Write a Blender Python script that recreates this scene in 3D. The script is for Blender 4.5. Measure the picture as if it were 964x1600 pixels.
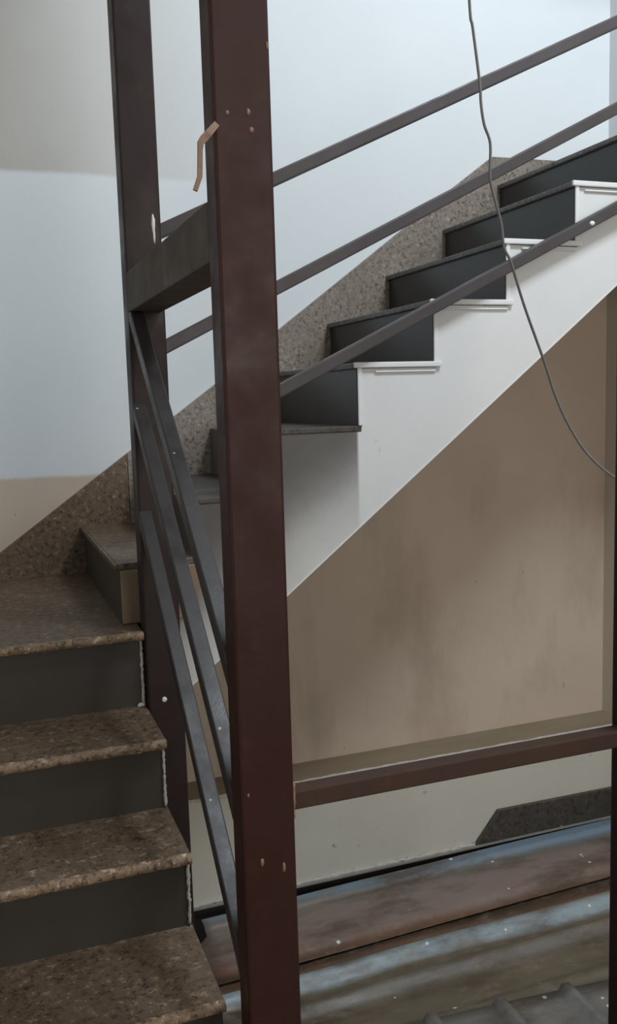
import bpy, bmesh, math, random
from mathutils import Vector, Matrix, noise
random.seed(7)
for o in list(bpy.data.objects): bpy.data.objects.remove(o)
scene = bpy.context.scene
H = 1.745            # eye height above the lower floor; all z below are written relative to the eye

# ------------------------------------------------------------------ camera
F_PX, YAW, PIT, ROL = 1415.47, 0.3484, 0.1254, -0.0297
fw = Vector((math.sin(YAW)*math.cos(PIT), math.cos(YAW)*math.cos(PIT), -math.sin(PIT)))
rt = Vector((math.cos(YAW), -math.sin(YAW), 0)); up = rt.cross(fw)
r2 = math.cos(ROL)*rt + math.sin(ROL)*up; u2 = -math.sin(ROL)*rt + math.cos(ROL)*up
cd = bpy.data.cameras.new('camera'); cam = bpy.data.objects.new('camera', cd); scene.collection.objects.link(cam)
cd.sensor_fit = 'VERTICAL'; cd.sensor_height = 24; cd.lens = F_PX/1600*24; cd.clip_start = .02
M = Matrix((r2, u2, -fw)).transposed().to_4x4(); M.translation = (0, 0, H); cam.matrix_world = M
scene.camera = cam

# ------------------------------------------------------------------ light
w = bpy.data.worlds.new('world'); scene.world = w; w.use_nodes = True
bg = w.node_tree.nodes['Background']; bg.inputs[0].default_value = (.86, .93, 1, 1); bg.inputs[1].default_value = .17
def area(name, loc, target, sx, sy, power, col):
    d = bpy.data.lights.new(name, 'AREA'); d.shape = 'RECTANGLE'; d.size = sx; d.size_y = sy; d.energy = power; d.color = col
    o = bpy.data.objects.new(name, d); scene.collection.objects.link(o)
    o.location = (loc[0], loc[1], loc[2]+H)
    o.rotation_euler = (Vector(target)-Vector(loc)).to_track_quat('-Z', 'Y').to_euler(); return o
area('skylight_daylight', (1.85, .62, 2.80), (1.25, 2.9, .2), .75, .65, 84, (.85, .935, 1))
area('front_fill', (1.3, -2.6, .5), (1.2, 3, -.3), 1.8, 2.0, 52, (1, .925, .83))  # added warm fill from behind the camera, no doorway stands there
vs = scene.view_settings; vs.view_transform = 'Standard'; vs.look = 'None'; vs.gamma = 1; vs.use_curve_mapping = False; vs.exposure = 0

# ------------------------------------------------------------------ materials
def nt(name, rough=.6, spec=.4):
    m = bpy.data.materials.new(name); m.use_nodes = True; t = m.node_tree
    b = t.nodes['Principled BSDF']; b.inputs['Roughness'].default_value = rough; b.inputs['Specular IOR Level'].default_value = spec
    return m, t, b
def N(t, typ, **kw):
    n = t.nodes.new(typ)
    for k, v in kw.items():
        if k in n.inputs: n.inputs[k].default_value = v
        else: setattr(n, k, v)
    return n
def coords(t):
    g = t.nodes.new('ShaderNodeNewGeometry'); return g
def noise_n(t, pos, scale, detail=4, rough=.6, vec=None):
    n = N(t, 'ShaderNodeTexNoise', Scale=scale, Detail=detail, Roughness=rough)
    if vec:
        mp = N(t, 'ShaderNodeMapping'); mp.inputs['Scale'].default_value = vec
        t.links.new(pos, mp.inputs['Vector']); pos = mp.outputs[0]
    t.links.new(pos, n.inputs['Vector']); return n.outputs['Fac']
def ramp(t, fac, stops):
    r = t.nodes.new('ShaderNodeValToRGB'); e = r.color_ramp.elements
    while len(e) < len(stops): e.new(.5)
    for i, (p, c) in enumerate(stops):
        e[i].position = p; e[i].color = (c[0], c[1], c[2], 1) if not isinstance(c, (int, float)) else (c, c, c, 1)
    t.links.new(fac, r.inputs[0]); return r.outputs[0]
def mix(t, fac, a, b):
    m = t.nodes.new('ShaderNodeMix'); m.data_type = 'RGBA'
    for s, v in ((m.inputs[0], fac), (m.inputs[6], a), (m.inputs[7], b)):
        if isinstance(v, bpy.types.NodeSocket): t.links.new(v, s)
        else: s.default_value = v if isinstance(v, float) else (v[0], v[1], v[2], 1)
    return m.outputs[2]
def math_n(t, op, a, b=0., c=0.):
    m = t.nodes.new('ShaderNodeMath'); m.operation = op
    for s, v in zip(m.inputs, (a, b, c)):
        if isinstance(v, bpy.types.NodeSocket): t.links.new(v, s)
        else: s.default_value = v
    return m.outputs[0]
def mapr(t, v, a, b, c=0., d=1.):
    m = t.nodes.new('ShaderNodeMapRange')
    m.inputs[1].default_value, m.inputs[2].default_value, m.inputs[3].default_value, m.inputs[4].default_value = a, b, c, d
    t.links.new(v, m.inputs[0]); return m.outputs[0]
def bump(t, b, h, strength, dist=.01):
    n = t.nodes.new('ShaderNodeBump'); n.inputs['Strength'].default_value = strength; n.inputs['Distance'].default_value = dist
    t.links.new(h, n.inputs['Height']); t.links.new(n.outputs[0], b.inputs['Normal'])
def xyz(t, pos):
    s = t.nodes.new('ShaderNodeSeparateXYZ'); t.links.new(pos, s.inputs[0]); return s.outputs

def m_backwall():
    m, t, b = nt('painted_plaster_back', .75, .25); p = coords(t).outputs['Position']; s = xyz(t, p)
    wob = math_n(t, 'MULTIPLY', math_n(t, 'SUBTRACT', noise_n(t, p, 5, 3), .5), .02)
    z = math_n(t, 'ADD', s['Z'], wob)
    white = mix(t, noise_n(t, p, 1.6, 3), (.64, .68, .70), (.74, .77, .79))
    warm_tone = mix(t, noise_n(t, p, 2.2, 3), (.42, .385, .34), (.54, .515, .48))
    beige = mix(t, noise_n(t, p, 3, 5), (.50, .405, .325), (.63, .53, .435))
    # darker, warmer tone above a level line at the left, fading rightward
    f_warm = math_n(t, 'MULTIPLY', mapr(t, z, .725+H, .74+H), mapr(t, s['X'], .95, .15))
    c = mix(t, f_warm, white, warm_tone)
    under = math_n(t, 'MINIMUM', math_n(t, 'MAXIMUM', math_n(t, 'MULTIPLY_ADD', s['X'], .782, -.86+H), -.232+H), .62+H)   # beige also everywhere under the flight
    c = mix(t, mapr(t, math_n(t, 'SUBTRACT', z, under), .006, -.006), c, beige)
    # grime: broad smudges, upright streaks and small knocks on the beige paint
    sm = math_n(t, 'MULTIPLY', ramp(t, noise_n(t, p, 2.3, 6, .65, (1.5, 1, .55)), [(.5, 0), (.72, 1)]), mapr(t, z, -.1+H, -.5+H, 0, .42))
    c = mix(t, sm, c, (.24, .17, .125))
    kn = math_n(t, 'MULTIPLY', ramp(t, noise_n(t, p, 26, 2, .5, (1.6, 1, .7)), [(.735, 0), (.77, 1)]), mapr(t, z, -.1+H, -.5+H, 0, .7))
    c = mix(t, kn, c, (.10, .075, .055))
    t.links.new(c, b.inputs['Base Color']); bump(t, b, noise_n(t, p, 45, 4), .12, .004); return m
def m_right():
    m, t, b = nt('painted_plaster_right', .75, .25); p = coords(t).outputs['Position']; s = xyz(t, p)
    c = mix(t, mapr(t, s['Z'], .50+H, .51+H), mix(t, noise_n(t, p, 3, 4), (.58, .52, .44), (.66, .60, .52)), (.68, .71, .73))
    t.links.new(c, b.inputs['Base Color']); bump(t, b, noise_n(t, p, 45, 4), .12, .004); return m
def m_plinth():
    m, t, b = nt('dusty_plinth_paint', .8, .2); g = coords(t); p = g.outputs['Position']; nz = xyz(t, g.outputs['Normal'])['Z']
    face = mix(t, noise_n(t, p, 3, 4), (.53, .515, .45), (.65, .63, .56))
    face = mix(t, ramp(t, noise_n(t, p, 18, 3, .6), [(.68, 0), (.76, .8)]), face, (.22, .19, .15))
    dust = mix(t, noise_n(t, p, 9, 5, .7, (.4, 2, 1)), (.20, .155, .10), (.33, .27, .19))
    t.links.new(mix(t, mapr(t, nz, .5, .8), face, dust), b.inputs['Base Color']); bump(t, b, noise_n(t, p, 60, 4), .2, .004); return m
def m_plain(name, c1, c2, scale=6, rough=.7, spec=.3, bs=.15, bsc=60):
    m, t, b = nt(name, rough, spec); p = coords(t).outputs['Position']
    t.links.new(mix(t, noise_n(t, p, scale, 4), c1, c2), b.inputs['Base Color']); bump(t, b, noise_n(t, p, bsc, 4), bs, .004); return m
def m_granite(name, dark, mid, light, rough=.35, dust=0., scale=1., bs=.1):
    m, t, b = nt(name, rough, .5); g = coords(t); p = g.outputs['Position']
    n1 = noise_n(t, p, 48*scale, 6, .72); n2 = noise_n(t, p, 85*scale, 3, .6, (1, 1, .8)); n3 = noise_n(t, p, 7, 4, .6)
    c = ramp(t, n1, [(.34, dark), (.47, mid), (.56, mid), (.66, light)])
    c = mix(t, ramp(t, n2, [(.56, 0), (.66, .85)]), c, dark)
    c = mix(t, mapr(t, n3, .35, .75, 0, .5), c, tuple(.55*v for v in mid))
    if dust:
        nz = xyz(t, g.outputs['Normal'])['Z']
        c = mix(t, math_n(t, 'MULTIPLY', mapr(t, nz, .5, .9), mapr(t, noise_n(t, p, 5, 5, .65), .35, .7, 0, dust)), c, (.24, .185, .135))
    t.links.new(c, b.inputs['Base Color']); bump(t, b, n1, bs, .004); return m
def m_stringer():
    m, t, b = nt('white_stringer_paint', .55, .4); p = coords(t).outputs['Position']; s = xyz(t, p)
    c = mix(t, noise_n(t, p, 4, 4), (.66, .66, .65), (.75, .755, .755))
    # dark tone on the side of the first steps, fading downward below the treads
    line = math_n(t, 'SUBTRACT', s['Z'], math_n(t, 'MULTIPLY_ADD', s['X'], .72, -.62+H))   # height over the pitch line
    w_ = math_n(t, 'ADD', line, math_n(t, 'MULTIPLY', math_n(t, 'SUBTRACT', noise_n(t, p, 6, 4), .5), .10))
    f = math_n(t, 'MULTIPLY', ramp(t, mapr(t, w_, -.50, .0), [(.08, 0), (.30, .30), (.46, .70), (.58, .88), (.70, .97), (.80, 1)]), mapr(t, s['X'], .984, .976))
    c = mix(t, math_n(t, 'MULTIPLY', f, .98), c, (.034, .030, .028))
    c = mix(t, math_n(t, 'MULTIPLY', mapr(t, s['X'], .985, .975), .22), c, (.34, .31, .28))
    c = mix(t, ramp(t, noise_n(t, p, 30, 3, .6, (1, 1, .4)), [(.70, 0), (.78, .5)]), c, (.35, .32, .30))
    t.links.new(c, b.inputs['Base Color']); bump(t, b, noise_n(t, p, 35, 4), .12, .004); return m
def m_steel(name, c1, c2, rough=.34, rust=.35, spots=True, spec=.28):
    m, t, b = nt(name, rough, spec); p = coords(t).outputs['Position']
    c = mix(t, noise_n(t, p, 7, 4, .6, (1, 1, .5)), c1, c2)
    r = ramp(t, noise_n(t, p, 15, 6, .7), [(.55, 0), (.75, rust)])
    c = mix(t, r, c, (.10, .042, .022))
    if spots:
        v = N(t, 'ShaderNodeTexVoronoi', Scale=24.); t.links.new(p, v.inputs['Vector'])
        sp = math_n(t, 'LESS_THAN', v.outputs['Distance'], .07)
        sel = xyz(t, v.outputs['Color'])['X']
        c = mix(t, math_n(t, 'MULTIPLY', sp, math_n(t, 'GREATER_THAN', sel, .72)), c, (.42, .36, .32))
    t.links.new(c, b.inputs['Base Color'])
    t.links.new(mapr(t, noise_n(t, p, 9, 3), .3, .7, rough-.08, rough+.2), b.inputs['Roughness'])
    bump(t, b, noise_n(t, p, 90, 3), .08, .003); return m
def m_sheet(name, bands, y_axis=True, spots=True):
    # bands: (world y, colour) along the profile: bluish reflection coloured in with paint left on the crowns, rust and dirt lying in the valleys
    m, t, b = nt(name, .42, .45); p = coords(t).outputs['Position']; s = xyz(t, p)
    y = math_n(t, 'ADD', s['Y' if y_axis else 'X'], math_n(t, 'MULTIPLY', math_n(t, 'SUBTRACT', noise_n(t, p, 6, 5, .6, (.45, 1, 1)), .5), .07))
    lo, hi = bands[0][0], bands[-1][0]
    f = mapr(t, y, lo, hi)
    c = ramp(t, f, [((q-lo)/(hi-lo), col) for q, col in bands])
    c = mix(t, ramp(t, noise_n(t, p, 5, 7, .7, (.35, 1, 1)), [(.46, 0), (.62, .8)]), c, (.085, .056, .038))
    c = mix(t, ramp(t, noise_n(t, p, 14, 6, .75, (.6, 1, 1)), [(.52, 0), (.66, .55)]), c, (.26, .215, .18))
    c = mix(t, ramp(t, noise_n(t, p, 40, 4, .7), [(.55, 0), (.8, .4)]), c, (.20, .165, .135))
    if spots:
        v = N(t, 'ShaderNodeTexVoronoi', Scale=21.); t.links.new(p, v.inputs['Vector'])
        sel = xyz(t, v.outputs['Color'])
        rad = mapr(t, sel['Y'], 0, 1, .03, .15)
        c = mix(t, math_n(t, 'MULTIPLY', math_n(t, 'LESS_THAN', v.outputs['Distance'], rad), math_n(t, 'GREATER_THAN', sel['X'], .68)), c, (.72, .70, .66))
    t.links.new(c, b.inputs['Base Color']); bump(t, b, noise_n(t, p, 50, 5, .6, (.4, 1, 1)), .15, .004)
    t.links.new(mapr(t, noise_n(t, p, 8, 4), .3, .7, .32, .62), b.inputs['Roughness']); return m

MAT = dict(
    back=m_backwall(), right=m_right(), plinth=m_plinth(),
    white=m_plain('white_wall_paint', (.60, .60, .58), (.68, .68, .66), 3),
    concrete=m_plain('rough_concrete', (.20, .19, .175), (.34, .32, .30), 14, .9, .2, .5, 40),
    pit=m_plain('shade_dark_concrete', (.035, .033, .03), (.06, .055, .05), 6, .95, .1),  # darkness of the pit is put into the colour
    mortar=m_plain('crumbly_white_mortar', (.34, .31, .27), (.66, .63, .58), 55, .9, .2, .7, 50),
    granite=m_granite('speckled_granite_skirting', (.050, .042, .036), (.25, .212, .175), (.48, .42, .36), .33, 0, 1.35),
    granite_dark=m_granite('dark_dusty_granite', (.022, .019, .016), (.070, .060, .050), (.12, .105, .09), .5),
    granite_brown=m_granite('brown_speckled_granite', (.020, .013, .008), (.155, .102, .064), (.42, .31, .21), .42, .35, 1.05),
    nosing=m_granite('chipped_granite_edge', (.05, .034, .022), (.30, .205, .13), (.80, .60, .42), .55, 0, 1.3, .6),
    nosing_grey=m_granite('grey_granite_edge', (.035, .033, .032), (.13, .125, .12), (.26, .25, .24), .45),
    riser=m_plain('dark_slate_riser', (.022, .022, .023), (.038, .037, .036), 5, .32, .45, .04),
    riser_brown=m_plain('dark_brown_riser', (.044, .038, .031), (.066, .057, .047), 4, .45, .4, .05),
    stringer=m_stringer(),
    trim=m_plain('white_trim_paint', (.70, .70, .70), (.80, .80, .80), 12, .5, .4, .15),
    tan=m_plain('tan_painted_side', (.22, .155, .10), (.30, .22, .15), 9, .6, .3),
    post=m_steel('red_brown_painted_steel', (.030, .0090, .0062), (.044, .0135, .0095), .42, .25),
    beam=m_steel('olive_brown_painted_steel', (.066, .047, .031), (.088, .063, .042), .6, .25, False),
    post_dark=m_steel('dark_brown_painted_steel', (.022, .0130, .0125), (.032, .0185, .0175), .42, .25),
    bar=m_steel('dark_glossy_painted_steel', (.024, .018, .017), (.036, .029, .029), .40, .15, True, .55),
    rail=m_steel('grey_brown_painted_rail', (.060, .050, .051), (.090, .078, .080), .4, .3, False),
    rustrail=m_steel('rusty_brown_rail', (.045, .024, .017), (.075, .041, .030), .55, .8),
    rust=m_plain('rusty_bare_metal', (.17, .095, .06), (.34, .21, .145), 60, .6, .4, .4),
    drip=m_plain('white_paint_drip', (.74, .70, .66), (.84, .80, .76), 30, .5, .4),
    wire=m_plain('grey_cable_sheath', (.15, .145, .145), (.24, .23, .23), 30, .5, .4, .1),
)
BLUE, PALE, PINK, RUST, DARK, OLIVE = (.17, .245, .31), (.31, .385, .42), (.245, .185, .165), (.17, .092, .056), (.045, .03, .02), (.15, .125, .085)
GREY = (.18, .165, .145)
MAT['sheetA'] = m_sheet('blue_and_rust_sheet', [(2.50, DARK), (2.55, RUST), (2.60, PINK), (2.73, PINK), (2.79, GREY), (2.825, BLUE), (2.90, BLUE)])
MAT['sheetB'] = m_sheet('olive_and_rust_sheet', [(1.95, OLIVE), (2.14, OLIVE), (2.24, OLIVE), (2.275, GREY), (2.30, GREY), (2.325, OLIVE), (2.37, OLIVE), (2.395, PALE), (2.425, PALE), (2.455, RUST), (2.50, RUST), (2.54, DARK)])
MAT['sheetC'] = m_sheet('grey_ribbed_sheet', [(1.0, GREY), (1.5, (.20, .205, .195)), (2.4, GREY)], False)

# ------------------------------------------------------------------ mesh helpers
def bmn(): return bmesh.new()
def bx(bm, x0, x1, y0, y1, z0, z1):
    v = [bm.verts.new((x, y, z)) for z in (z0, z1) for y in (y0, y1) for x in (x0, x1)]
    for f in ((0, 2, 3, 1), (4, 5, 7, 6), (0, 1, 5, 4), (1, 3, 7, 5), (3, 2, 6, 7), (2, 0, 4, 6)): bm.faces.new([v[i] for i in f])
    return bm
def prism(bm, poly, axis, a, b):
    def P(q, t):
        return {'x': (t, q[0], q[1]), 'y': (q[0], t, q[1]), 'z': (q[0], q[1], t)}[axis]
    A = [bm.verts.new(P(q, a)) for q in poly]; B = [bm.verts.new(P(q, b)) for q in poly]
    bm.faces.new(A); bm.faces.new(B[::-1])
    for i in range(len(poly)): bm.faces.new((A[i-1], A[i], B[i], B[i-1]))
    bmesh.ops.recalc_face_normals(bm, faces=bm.faces); return bm
def bev(bm, wd, seg=2):
    bmesh.ops.bevel(bm, geom=list(bm.edges), offset=wd, segments=seg, affect='EDGES', profile=.6); return bm
def bar(bm, a, b, w_, h_, upv=(0, 0, 1)):
    a, b = Vector(a), Vector(b); d = (b-a).normalized(); s = d.cross(Vector(upv)).normalized(); u = s.cross(d)
    c = [(-1, -1), (1, -1), (1, 1), (-1, 1)]
    A = [bm.verts.new(a+s*i*w_/2+u*j*h_/2) for i, j in c]; B = [bm.verts.new(b+s*i*w_/2+u*j*h_/2) for i, j in c]
    bm.faces.new(A); bm.faces.new(B[::-1])
    for i in range(4): bm.faces.new((A[i-1], A[i], B[i], B[i-1]))
    bmesh.ops.recalc_face_normals(bm, faces=bm.faces); return bm
def tube(bm, pts, r, seg=8):
    pts = [Vector(p) for p in pts]; rings = []
    for i, p in enumerate(pts):
        d = (pts[min(i+1, len(pts)-1)]-pts[max(i-1, 0)]).normalized()
        s = d.cross(Vector((.3, 1, .1))).normalized(); u = s.cross(d)
        rings.append([bm.verts.new(p+r*(math.cos(k*math.tau/seg)*s+math.sin(k*math.tau/seg)*u)) for k in range(seg)])
    for A, B in zip(rings, rings[1:]):
        for k in range(seg): bm.faces.new((A[k-1], A[k], B[k], B[k-1]))
    bm.faces.new(rings[0]); bm.faces.new(rings[-1][::-1]); bmesh.ops.recalc_face_normals(bm, faces=bm.faces); return bm
def rough_strip(bm, a, b, wy, wz, n, amp, axis='x', seed=0):
    # an irregular band of crumbly stuff: ring of six points per station, jittered
    a, b = Vector(a), Vector(b); rings = []
    for i in range(n+1):
        p = a.lerp(b, i/n); ring = []
        e = .25 if i in (0, n) else 1
        for k in range(7):
            th = k*math.tau/7; jit = 1+amp*noise.noise(Vector((i*.83+seed*9.1, k*1.7, seed*3.3)))
            o = Vector((0, math.cos(th)*wy*jit*e, math.sin(th)*wz*jit*e)) if axis == 'x' else (
                Vector((math.cos(th)*wy*jit*e, math.sin(th)*wz*jit*e, 0)))
            ring.append(bm.verts.new(p+o))
        rings.append(ring)
    for A, B in zip(rings, rings[1:]):
        for k in range(7): bm.faces.new((A[k-1], A[k], B[k], B[k-1]))
    bm.faces.new(rings[0]); bm.faces.new(rings[-1][::-1]); bmesh.ops.recalc_face_normals(bm, faces=bm.faces); return bm
def obj(name, bm, mat, parent=None, label=None, smooth=False):
    loc = Vector(parent.get('origin', (0, 0, 0))) if parent else Vector((0, 0, 0))
    if parent is None or not loc.length:
        pass
    me = bpy.data.meshes.new(name)
    for v in bm.verts: v.co = v.co + Vector((0, 0, H)) - loc
    bm.to_mesh(me); bm.free(); me.materials.append(MAT[mat] if isinstance(mat, str) else mat)
    if smooth:
        for p in me.polygons: p.use_smooth = True
    o = bpy.data.objects.new(name, me); scene.collection.objects.link(o)
    if parent: o.parent = parent; o['origin'] = list(loc)
    if label: o['label'] = label
    return o
def tag(o, label, cat=None, kind=None, group=None):
    o['label'] = label
    if cat: o['category'] = cat
    if kind: o['kind'] = kind
    if group: o['group'] = group
    return o
def thing(name, loc, label, cat, kind=None, group=None):
    o = bpy.data.objects.new(name, None); scene.collection.objects.link(o); o.empty_display_size = .1
    o.location = (loc[0], loc[1], loc[2]+H); o['origin'] = list(o.location); return tag(o, label, cat, kind, group)

# ------------------------------------------------------------------ measured layout (metres; y to the back wall, z from the eye)
R, T, X0, Z0 = .17, .2332, .7469, -.0799       # upper flight
YN, YS, YW = 2.2872, 3.0561, 3.0761            # its open side, face of the skirting, back wall
XS = .355                                      # open side of the lower flight, left face of the steel posts
XL, XR = -.50, 2.42                           # side walls
FLOOR, ZTOP = -1.745, 1.95
LAND = -.56

# ------------------------------------------------------------------ the room
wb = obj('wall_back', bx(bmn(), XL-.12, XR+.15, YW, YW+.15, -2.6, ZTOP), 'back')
tag(wb, 'white plaster back wall with beige lower paint behind the stairs', 'wall', 'structure')
pl = obj('plinth', bev(bx(bmn(), .36, XR, 2.918, YW+.02, FLOOR-.002, -1.356), .004), 'plinth', wb, 'dusty protruding lower part of the wall')
obj('plaster_edge', rough_strip(bmn(), (.37, 2.921, -1.358), (XR-.01, 2.921, -1.358), .007, .005, 90, .9, seed=1), 'mortar', wb, 'chipped pale plaster edge of the plinth', smooth=True)
bm = prism(bmn(), [(1.70, -1.735), (1.803, -1.612), (XR-.005, -1.618), (XR-.005, -1.735)], 'y', 2.902, 2.918)
obj('skirting', bev(bm, .002, 1), 'granite_dark', wb, 'dark granite floor skirting with slanted end')
wr = obj('wall_right', bx(bmn(), XR, XR+.15, -1.2, YW, -2.6, ZTOP), 'right')
tag(wr, 'beige plaster side wall beyond the foot of the upper flight', 'wall', 'structure')
wl = obj('wall_left', bx(bmn(), XL-.12, XL, -1.2, YW, -2.6, ZTOP), 'white')
tag(wl, 'white plaster wall along the closed side of the lower flight', 'wall', 'structure')
fl = thing('floor', (0, 0, FLOOR), 'concrete floor around the covered stairwell opening', 'floor', 'structure')
obj('slab', bx(bmn(), XL, XR, -1.2, 1.22, FLOOR-.15, FLOOR), 'concrete', fl)
obj('slab_strip', bx(bmn(), XS+.02, XR, 2.896, 2.918, FLOOR+.003, FLOOR+.009), 'concrete', fl)
obj('rubble_edge', rough_strip(bmn(), (XS+.03, 2.914, FLOOR+.008), (XR-.02, 2.914, FLOOR+.008), .007, .009, 150, 1.5, seed=2), 'mortar', fl, 'crumbled pale mortar along the wall foot', smooth=True)
b_ = bmn(); bx(b_, XS-.02, XR, 1.0, 3.0, -2.62, -2.58)
obj('pit_bottom', b_, 'pit', fl)
obj('pit_side', bx(bmn(), XS-.03, XR, 2.9185, 2.95, -2.6, FLOOR-.003), 'pit', fl)
obj('pit_side', bx(bmn(), XS-.05, XS-.03, 1.2, 3.0, -2.6, FLOOR-.002), 'pit', fl)
obj('pit_side', bx(bmn(), XS-.03, XR, 1.2, 1.23, -2.6, FLOOR-.15), 'pit', fl)
ce = obj('ceiling', prism(bmn(), [(XL, -1.2), (XR, -1.2), (XR, -.2), (.80, -.2), (.80, 2.35), (XR, 2.35), (XR, YW), (XL, YW)], 'z', ZTOP-.0, ZTOP+.14), 'white')  # unseen slab, its opening shaped to shade the upper-left wall
tag(ce, 'white ceiling slab with an unseen opening shaped for the light', 'ceiling', 'structure')

# skirting that climbs the back wall with the upper flight
pts = [(.0468, -.4695), (.4849, -.158), (.7806, .052), (1.0426, .2547), (1.3279, .4638), (1.534, .6155), (1.6929, .7353), (1.8831, .8711)]
top = [(XL, -.455+.0), (-.02, -.47)] + [(x, z) for x, z in pts] + [(2.0, .8722), (XR, .874)]
bot = [(XR, .62), (1.9, .55), (.52, -.48), (.40, -.56), (XL, -.56)]
def clipx(poly, x, keep_right):      # cut the skirting outline where its tone changes
    out = []
    for a, b in zip(poly, poly[1:]+poly[:1]):
        ina, inb = ((a[0] >= x) == keep_right), ((b[0] >= x) == keep_right)
        if ina: out.append(a)
        if ina != inb: q = (x-a[0])/(b[0]-a[0]); out.append((x, a[1]+q*(b[1]-a[1])))
    return out
sk2 = obj('trim_2', prism(bmn(), clipx(top+bot, .470, False), 'y', YS, YW), 'granite_brown')  # browner piece: warm, dim light at the landing put into the colour
tag(sk2, 'granite wall skirting behind the corner landing, warm dim light put into its brown', 'skirting', 'structure')
sk = obj('trim_1', prism(bmn(), clipx(top+bot, .472, True), 'y', YS, YW), 'granite')
tag(sk, 'speckled granite wall skirting climbing beside the upper flight', 'skirting', 'structure')

# ------------------------------------------------------------------ upper flight
uf = thing('stair_flight', (X0, YN, LAND), 'upper stair flight with dark risers and white painted saw-tooth side', 'staircase')
xs = {k: X0+k*T for k in range(-2, 6)}; zs = {k: Z0+k*R for k in range(-2, 6)}
xs[-2] = .316; zs[-2] = -.402
BOT = lambda x: -.5217+.782*(x-.774)
prof = [(xs[-2]+.02, LAND+.0005)]
for k in range(-2, 5):
    prof += [(xs[k]+.012, zs[k]-.016), (xs[k+1]+.012, zs[k]-.016)]
prof += [(xs[5]+.012, zs[5]-.016), (XR-.002, zs[5]-.016), (XR-.002, BOT(2.02)), (2.02, BOT(2.02)), (.475, BOT(.475)), (.372, BOT(.475)), (.372, LAND+.0005)]
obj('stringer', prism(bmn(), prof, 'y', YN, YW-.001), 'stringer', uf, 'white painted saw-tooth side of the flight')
obj('soffit_edge', rough_strip(bmn(), (.40, YN+.008, BOT(.475)+.0), (.475, YN+.008, BOT(.475)+.0), .012, .014, 12, 1.0, seed=4), 'mortar', uf, 'rough plaster at the foot of the side', smooth=True)
b_ = bmn(); bar(b_, (.475, YN+.001, BOT(.475)+.001), (2.02, YN+.001, BOT(2.02)+.001), .004, .004, (0, 1, 0))
obj('edge_bead', b_, 'trim', uf, 'thin white bead along the lower edge')
for k in range(-2, 6):
    zb = zs[k-1] if k > -2 else LAND+.0008
    sh = .065 if k == 0 else 0.                      # this step is a slight winder: its wall end is set further along
    def skw(bm_):
        for v in bm_.verts:
            if v.co.y > YN+.3 and v.co.x < xs[k]+.1: v.co.x += sh
        return bm_
    r_ = obj('riser', skw(bx(bmn(), xs[k], xs[k]+.012, YN-.001, YS, zb, zs[k]-.016)), 'riser' if k > -2 else 'riser_brown', uf)
    x1 = (xs[k+1]+.012) if k < 5 else XR-.002
    tr = obj('tread', bev(skw(bx(bmn(), xs[k]-.004, x1, YN-.002, YS+.001, zs[k]-.016, zs[k])), .003, 2), 'granite_brown' if k == -2 else 'granite_dark' if k < 1 else 'granite', uf)
    obj('nosing', bev(skw(bx(bmn(), xs[k]-.012, xs[k]-.003, YN-.004, YS, zs[k]-.017, zs[k]-.001)), .004, 2), 'granite_brown' if k == -2 else 'riser' if k < 1 else 'nosing_grey', tr)
    if k == -2:
        for yj in (2.655, 2.52): obj('slab_joint', bx(bmn(), xs[k]+.03, x1-.01, yj, yj+.006, zs[k]-.001, zs[k]+.0006), 'nosing_grey', uf, 'dark joint across the step')
    if k > 0:
        obj('tread_end', bev(bx(bmn(), xs[k]-.010, x1+.012 if k < 5 else XR-.002, YN-.011, YN-.001, zs[k]-.014, zs[k]+.001), .003, 2), 'trim' if k > 0 else 'riser', uf)
        if k > 0:
            obj('tread_end_bead', bev(bx(bmn(), xs[k]+.035+.02*(k % 2), x1-.004, YN-.006, YN+.001, zs[k]-.028, zs[k]-.022), .002, 1), 'trim', uf)
            obj('riser_end', bev(bx(bmn(), xs[k]+.002, xs[k]+.016, YN-.006, YN-.0005, zb, zs[k]-.013), .002, 1), 'trim', uf)
# tan side of the first step
obj('step_side', bev(bx(bmn(), xs[-2]+.002, xs[-1]+.004, YN-.006, YN+.003, LAND+.0008, zs[-2]-.018), .003, 1), 'tan', uf, 'tan painted side of the first step')

# ------------------------------------------------------------------ lower flight with its landing
lf = thing('stair_flight', (0, .9, FLOOR), 'lower stair flight of brown speckled treads climbing to the corner landing', 'staircase')
ny = [2.186, 1.951, 1.733, 1.490, 1.255, 1.020, .785]
nz = [LAND, -.754, -.921, -1.086, -1.251, -1.416, -1.580]
ry = [y+.027 for y in ny]
prof = [(YW-.002, LAND-.022), (ry[0]+.012, LAND-.022)]
for i in range(1, 7):
    prof += [(ry[i-1]+.012, nz[i]-.022), (ry[i]+.012, nz[i]-.022)]
prof += [(ry[6]+.012, FLOOR), (1.24, FLOOR), (2.35, -.80), (YW-.002, -.80)]
obj('body', prism(bmn(), prof, 'x', XL+.002, XS-.006), 'trim', lf, 'painted concrete body of the flight')
b_ = bmn(); bx(b_, XS-.02, .37, YN+.001, YW-.002, BOT(.475), LAND-.022)
obj('landing_slab', b_, 'trim', lf)
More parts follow.
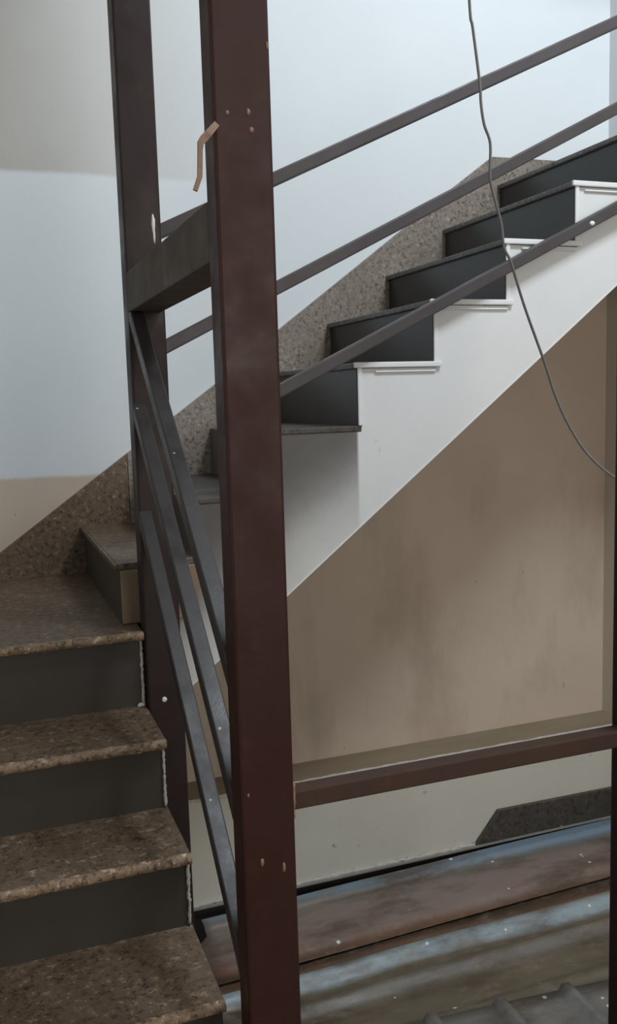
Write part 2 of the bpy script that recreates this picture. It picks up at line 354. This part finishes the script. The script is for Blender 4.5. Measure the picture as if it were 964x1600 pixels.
for i in range(7):
    back = YS if i == 0 else ry[i-1]+.01
    x1 = XS-.001
    tr = obj('landing' if i == 0 else 'tread', bev(bx(bmn(), XL+.002, x1, ny[i]+.006, back, nz[i]-.022, nz[i]), .003, 2), 'granite_brown', lf)
    if i == 0:
        obj('slab_joint', bx(bmn(), XL+.003, xs[-2]-.001, 2.720, 2.727, LAND-.001, LAND+.0006), 'nosing_grey', lf, 'dark joint across the landing')
    # chipped front edge, real relief
    bm = bmn(); n = 120; rows = []
    for a in range(n+1):
        x = XL+(x1-XL)*a/n+(.002 if a == 0 else 0); col = []
        for (dy, dz) in ((.012, .0), (.004, -.0005), (-.001, -.005), (-.001, -.016), (.008, -.0225)):
            j = noise.noise(Vector((x*70, dy*300, i*7.7)))*.0028
            col.append(bm.verts.new((x, ny[i]+dy+j, nz[i]+.0008+dz+j*.6)))
        rows.append(col)
    for A, B in zip(rows, rows[1:]):
        for q in range(4): bm.faces.new((A[q], B[q], B[q+1], A[q+1]))
    bmesh.ops.recalc_face_normals(bm, faces=bm.faces)
    obj('nosing', bm, 'nosing', tr, 'chipped pale front edge', smooth=True)
    zb = nz[i+1] if i < 6 else FLOOR
    obj('riser', bx(bmn(), XL+.002, XS-.002, ry[i], ry[i]+.012, zb, nz[i]-.022), 'riser_brown', lf)
    if i < 3:
        obj('mortar_joint', rough_strip(bmn(), (XS-.007, ry[i]-.003, zb+.002), (XS-.006, ry[i]-.003, nz[i]-.02), .0038 if i == 0 else .003, .004, 26, 1.3, 'z', seed=10+i), 'mortar', lf, 'white mortar squeezed between step and post', smooth=True)
obj('mortar_blob', rough_strip(bmn(), (XS-.024, ry[0]-.008, nz[1]+.004), (XS-.004, ry[0]-.006, nz[1]+.006), .008, .006, 8, 1.0, seed=33), 'mortar', lf, smooth=True)

# ------------------------------------------------------------------ steel posts
def post(x0, x1, y0, y1, z0, z1, mat, label):
    t = thing('steel_post', ((x0+x1)/2, (y0+y1)/2, z0), label, 'post')
    obj('box_section', bev(bx(bmn(), x0, x1, y0, y1, z0, z1), .005, 2), mat, t)
    return t
p1 = post(XS, .4445, 1.331, 1.391, FLOOR, ZTOP, 'post', 'red-brown box-section steel post with a rusty hook')
p2 = post(XS+.0015, .4445, 2.181, 2.250, FLOOR-.9, ZTOP, 'post_dark', 'dark brown steel post beside the corner landing, streaked with white paint')
p3 = post(1.116, 1.205, 1.331, 1.391, FLOOR, ZTOP, 'post_dark', 'dark steel post at the right-hand end of the low rusty rail')
def blob(parent, c, rx, rz, n=14, seed=0, axis='y', dep=.0025):
    bm = bmn(); ce_ = bm.verts.new((c[0], c[1]-dep, c[2])); ring = []; base = []
    for k in range(n):
        th = k*math.tau/n; j = 1+.3*noise.noise(Vector((math.cos(th)*1.5, math.sin(th)*1.5, seed)))
        ring.append(bm.verts.new((c[0]+rx*.75*j*math.cos(th), c[1]-dep*.8, c[2]+rz*.75*j*math.sin(th))))
        base.append(bm.verts.new((c[0]+rx*j*math.cos(th), c[1]+.0005, c[2]+rz*j*math.sin(th))))
    for k in range(n):
        bm.faces.new((ce_, ring[k-1], ring[k])); bm.faces.new((ring[k-1], base[k-1], base[k], ring[k]))
    bmesh.ops.recalc_face_normals(bm, faces=bm.faces)
    return obj('paint_drip', bm, 'drip', parent, smooth=True)
blob(p2, (.4262, 2.181, .4152), .0045, .022, seed=2); blob(p2, (.4268, 2.181, .390), .003, .018, seed=3)
blob(p2, (.3954, 2.181, -.736), .007, .007, seed=5)
for (x, z, a, b_2, sd) in ((.3762, .4145, .003, .0035, 1), (.4083, .4178, .003, .005, 2), (.4122, .393, .004, .004, 6), (.3863, -.7424, .003, .008, 7), (.4229, -.759, .003, .009, 8), (.4405, .513, .0018, .006, 9), (.3672, -.626, .0018, .004, 4)):
    ob = blob(p1, (x, 1.331, z), a, b_2, seed=sd, dep=.0012); ob.data.materials[0] = MAT['rust']; ob.name = 'paint_scar'
# weld lump where the low rail meets the post
obj('weld', rough_strip(bmn(), (.4445, 1.345, -.690), (.4455, 1.345, -.622), .005, .006, 10, .9, 'z', seed=21), 'rust', p1, 'rusty weld bead', smooth=True)
# bent rusty hook: flat bar welded to the left face
hk = bmn()
hp = [(.3585, 1.327, .3965), (.3448, 1.322, .3814), (.3369, 1.322, .373), (.3322, 1.322, .3670), (.3311, 1.322, .3575), (.3290, 1.322, .3203), (.3214, 1.322, .3004)]
wd = [.009, .0105, .011, .009, .007, .007, .0065]
L_, R_ = [], []
for i, p in enumerate(hp):
    a = Vector(hp[max(0, i-1)]); b2 = Vector(hp[min(len(hp)-1, i+1)]); d = (b2-a).normalized(); s = Vector((d.z, 0, -d.x)).normalized()
    q = Vector(p)
    L_.append([hk.verts.new(q+s*wd[i]/2+Vector((0, e, 0))) for e in (-.0025, .0025)]); R_.append([hk.verts.new(q-s*wd[i]/2+Vector((0, e, 0))) for e in (-.0025, .0025)])
for i in range(len(hp)-1):
    for A, B in (((L_[i][0], R_[i][0]), (L_[i+1][0], R_[i+1][0])), ((R_[i][1], L_[i][1]), (R_[i+1][1], L_[i+1][1])), ((L_[i][1], L_[i][0]), (L_[i+1][1], L_[i+1][0])), ((R_[i][0], R_[i][1]), (R_[i+1][0], R_[i+1][1]))):
        hk.faces.new((A[0], A[1], B[1], B[0]))
hk.faces.new((L_[0][0], L_[0][1], R_[0][1], R_[0][0])); hk.faces.new((L_[-1][0], R_[-1][0], R_[-1][1], L_[-1][1]))
bmesh.ops.recalc_face_normals(hk, faces=hk.faces)
obj('hook', hk, 'rust', p1, 'rusty bent flat-bar hook')

cb = obj('steel_crossbeam', bev(bx(bmn(), XS+.001, .434, 1.3915, 2.1805, .211, .302), .004, 2), 'beam')
tag(cb, 'olive-brown steel beam bridging the hooked post and the post at the landing', 'beam')

# ------------------------------------------------------------------ railings
rl = thing('stair_railing', (.372, 1.80, -.933), 'three dark glossy bars sloping down beside the lower flight', 'railing')
def sbar(ztop2, ztop1, h=.040):
    return bev(prism(bmn(), ([(2.1805, ztop2)] if ztop2 < .2 else [(2.1805, .2105), (2.150, .2105)])+[(1.3915, ztop1), (1.3915, ztop1-h), (2.1805, ztop2-h)], 'x', XS+.001, XS+.032), .003, 2)
obj('bar', sbar(.236, -.423, .044), 'bar', rl)
obj('bar', sbar(-.002, -.657), 'bar', rl)
obj('bar', sbar(-.259, -.933), 'bar', rl)

YR = 2.258; sc = YR/YN
ru = thing('stair_railing', (1.4, YR, -.25), 'three grey-brown rails climbing across the white side of the upper flight', 'railing')
def urail(p, q, x0):
    p = (p[0]*sc, p[1]*sc); q = (q[0]*sc, q[1]*sc); k = (q[1]-p[1])/(q[0]-p[0])
    x1 = XR-.001
    return bev(bar(bmn(), (x0, YR, p[1]+k*(x0-p[0])), (x1, YR, p[1]+k*(x1-p[0])), .032, .0325, (0, 0, 1)), .004, 2)
obj('rail', urail((.7724, .5617), (1.824, 1.0515), .445), 'rail', ru)
obj('rail', urail((.4615, .137), (1.828, .8137), .445), 'rail', ru)
obj('rail', urail((.771, .0255), (1.8324, .533), .640), 'rail', ru)
obj('support_post', bev(bx(bmn(), .640, .668, YR+.0, YR+.040, -.249, -.03), .003, 1), 'rail', ru, 'short support under the lowest rail')
for (px_x, px_z) in ((1.7326, .489),):
    blob(ru, (px_x*sc, YR-.016, px_z*sc-.008), .009, .007, seed=12)

lr = obj('low_rail', bev(bx(bmn(), .4447, 1.1158, 1.345, 1.378, -.6725, -.6405), .003, 2), 'rustrail')
tag(lr, 'low rusty brown horizontal rail between two posts above the metal sheets', 'rail')

# ------------------------------------------------------------------ metal sheets over the opening
def sheet(name, prof, x0, x1, mat, label, along='x', skew=0., thick=.002, nx=40, wav=.004, seed=0, cut=None):
    bm = bmn(); grid = []
    for i in range(nx+1):
        t = i/nx; u = x0+(x1-x0)*t; row = []
        for j, (q, z) in enumerate(prof):
            dz = wav*noise.noise(Vector((u*1.9, q*2.5, seed)))
            uu = u
            if cut and i == 0: uu = u+cut(q)
            qq = q+skew*t
            if along == 'y': qq = q; uu = u+skew*(q-1.05)
            row.append(bm.verts.new((uu, qq, z+dz) if along == 'x' else (qq, uu, z+dz)))
        grid.append(row)
    for A, B in zip(grid, grid[1:]):
        for j in range(len(prof)-1): bm.faces.new((A[j], B[j], B[j+1], A[j+1]))
    bmesh.ops.recalc_face_normals(bm, faces=bm.faces)
    if sum(f.normal.z for f in bm.faces) < 0: bmesh.ops.reverse_faces(bm, faces=bm.faces)
    bmesh.ops.solidify(bm, geom=list(bm.faces), thickness=thick)
    o = obj(name, bm, mat, smooth=True); return tag(o, label, 'metal sheet')
def smooth_prof(key, n=6):
    out = []
    for (a, za), (b, zb2) in zip(key, key[1:]):
        for k in range(n):
            t = k/n; s = t*t*(3-2*t); out.append((a+(b-a)*t, za+(zb2-za)*s))
    return out+[key[-1]]
S0 = FLOOR
pa = smooth_prof([(2.846, S0-.004), (2.833, S0+.006), (2.795, S0+.006), (2.770, S0-.006), (2.66, S0-.003), (2.575, S0-.004), (2.535, S0-.020), (2.515, S0-.022)])
sheet('corrugated_sheet', pa, .585, 2.35, 'sheetA', 'rusty metal sheet with a blue sheen painted along its edge, lying along the foot of the back wall', skew=.058, seed=1, cut=lambda q: -.03+.045*min(1, max(0, (q-2.70)/.05)))
pb = smooth_prof([(2.56, S0-.030), (2.515, S0-.034), (2.47, S0-.026), (2.415, S0+.010), (2.365, S0-.022), (2.335, S0-.024), (2.297, S0+.000), (2.255, S0-.022), (2.14, S0-.018), (2.08, S0+.006), (2.03, S0-.02), (1.90, S0-.02), (1.85, S0+.004), (1.80, S0-.02), (1.66, S0-.02), (1.62, S0+.003), (1.58, S0-.02), (1.45, S0-.02)])
sheet('corrugated_sheet', pb, .42, 2.36, 'sheetB', 'olive and rust corrugated sheet with a pale blue sheen painted on its crown', skew=.03, seed=2)
kc = [(1.0, 0)]
x = 1.055
while x < 2.25:
    kc += [(x, 0), (x+.012, .020), (x+.034, .020), (x+.046, 0)]; x += .21
kc += [(2.33, 0)]
pc = [(q, S0+.014+z) for q, z in kc]
sheet('ribbed_sheet', pc, 1.42, 2.095, 'sheetC', 'grey ribbed metal sheet laid crosswise on the other sheets', along='y', skew=-.088, seed=3, nx=16, wav=.003)

# ------------------------------------------------------------------ hanging cable
k_ = 1.70/1.6
wp = [(.9383, .7388), (.9440, .690), (.9553, .5902), (.9573, .550), (.9635, .513), (.9765, .480), (.9765, .430), (.9800, .400), (1.0042, .3295), (1.012, .285), (1.029, .2561), (1.060, .175), (1.1049, .0659), (1.1340, -.015), (1.1685, -.0806), (1.215, -.140), (1.2909, -.1955)]
wp = [(x*k_, z*k_) for x, z in wp]
wp = [(wp[0][0]-.01, ZTOP+.1), (wp[0][0]-.015, 1.5), (wp[0][0]-.008, 1.1)] + wp + [(1.55, -.30), (1.85, -.35), (2.15, -.32), (XR+.002, -.22)]
def catmull(P, n=6):
    out = []
    for i in range(len(P)-1):
        a, b, c, d = P[max(0, i-1)], P[i], P[i+1], P[min(len(P)-1, i+2)]
        for k in range(n):
            t = k/n
            out.append(tuple(.5*((2*b[j])+(-a[j]+c[j])*t+(2*a[j]-5*b[j]+4*c[j]-d[j])*t*t+(-a[j]+3*b[j]-3*c[j]+d[j])*t**3) for j in range(2)))
    return out+[P[-1]]
wc = [(x, 1.70+.006*math.sin(z*9), z) for x, z in catmull(wp)]
tag(obj('cable', tube(bmn(), wc, .003, 8), 'wire', smooth=True), 'thin grey cable hanging loosely in front of the rails', 'cable')
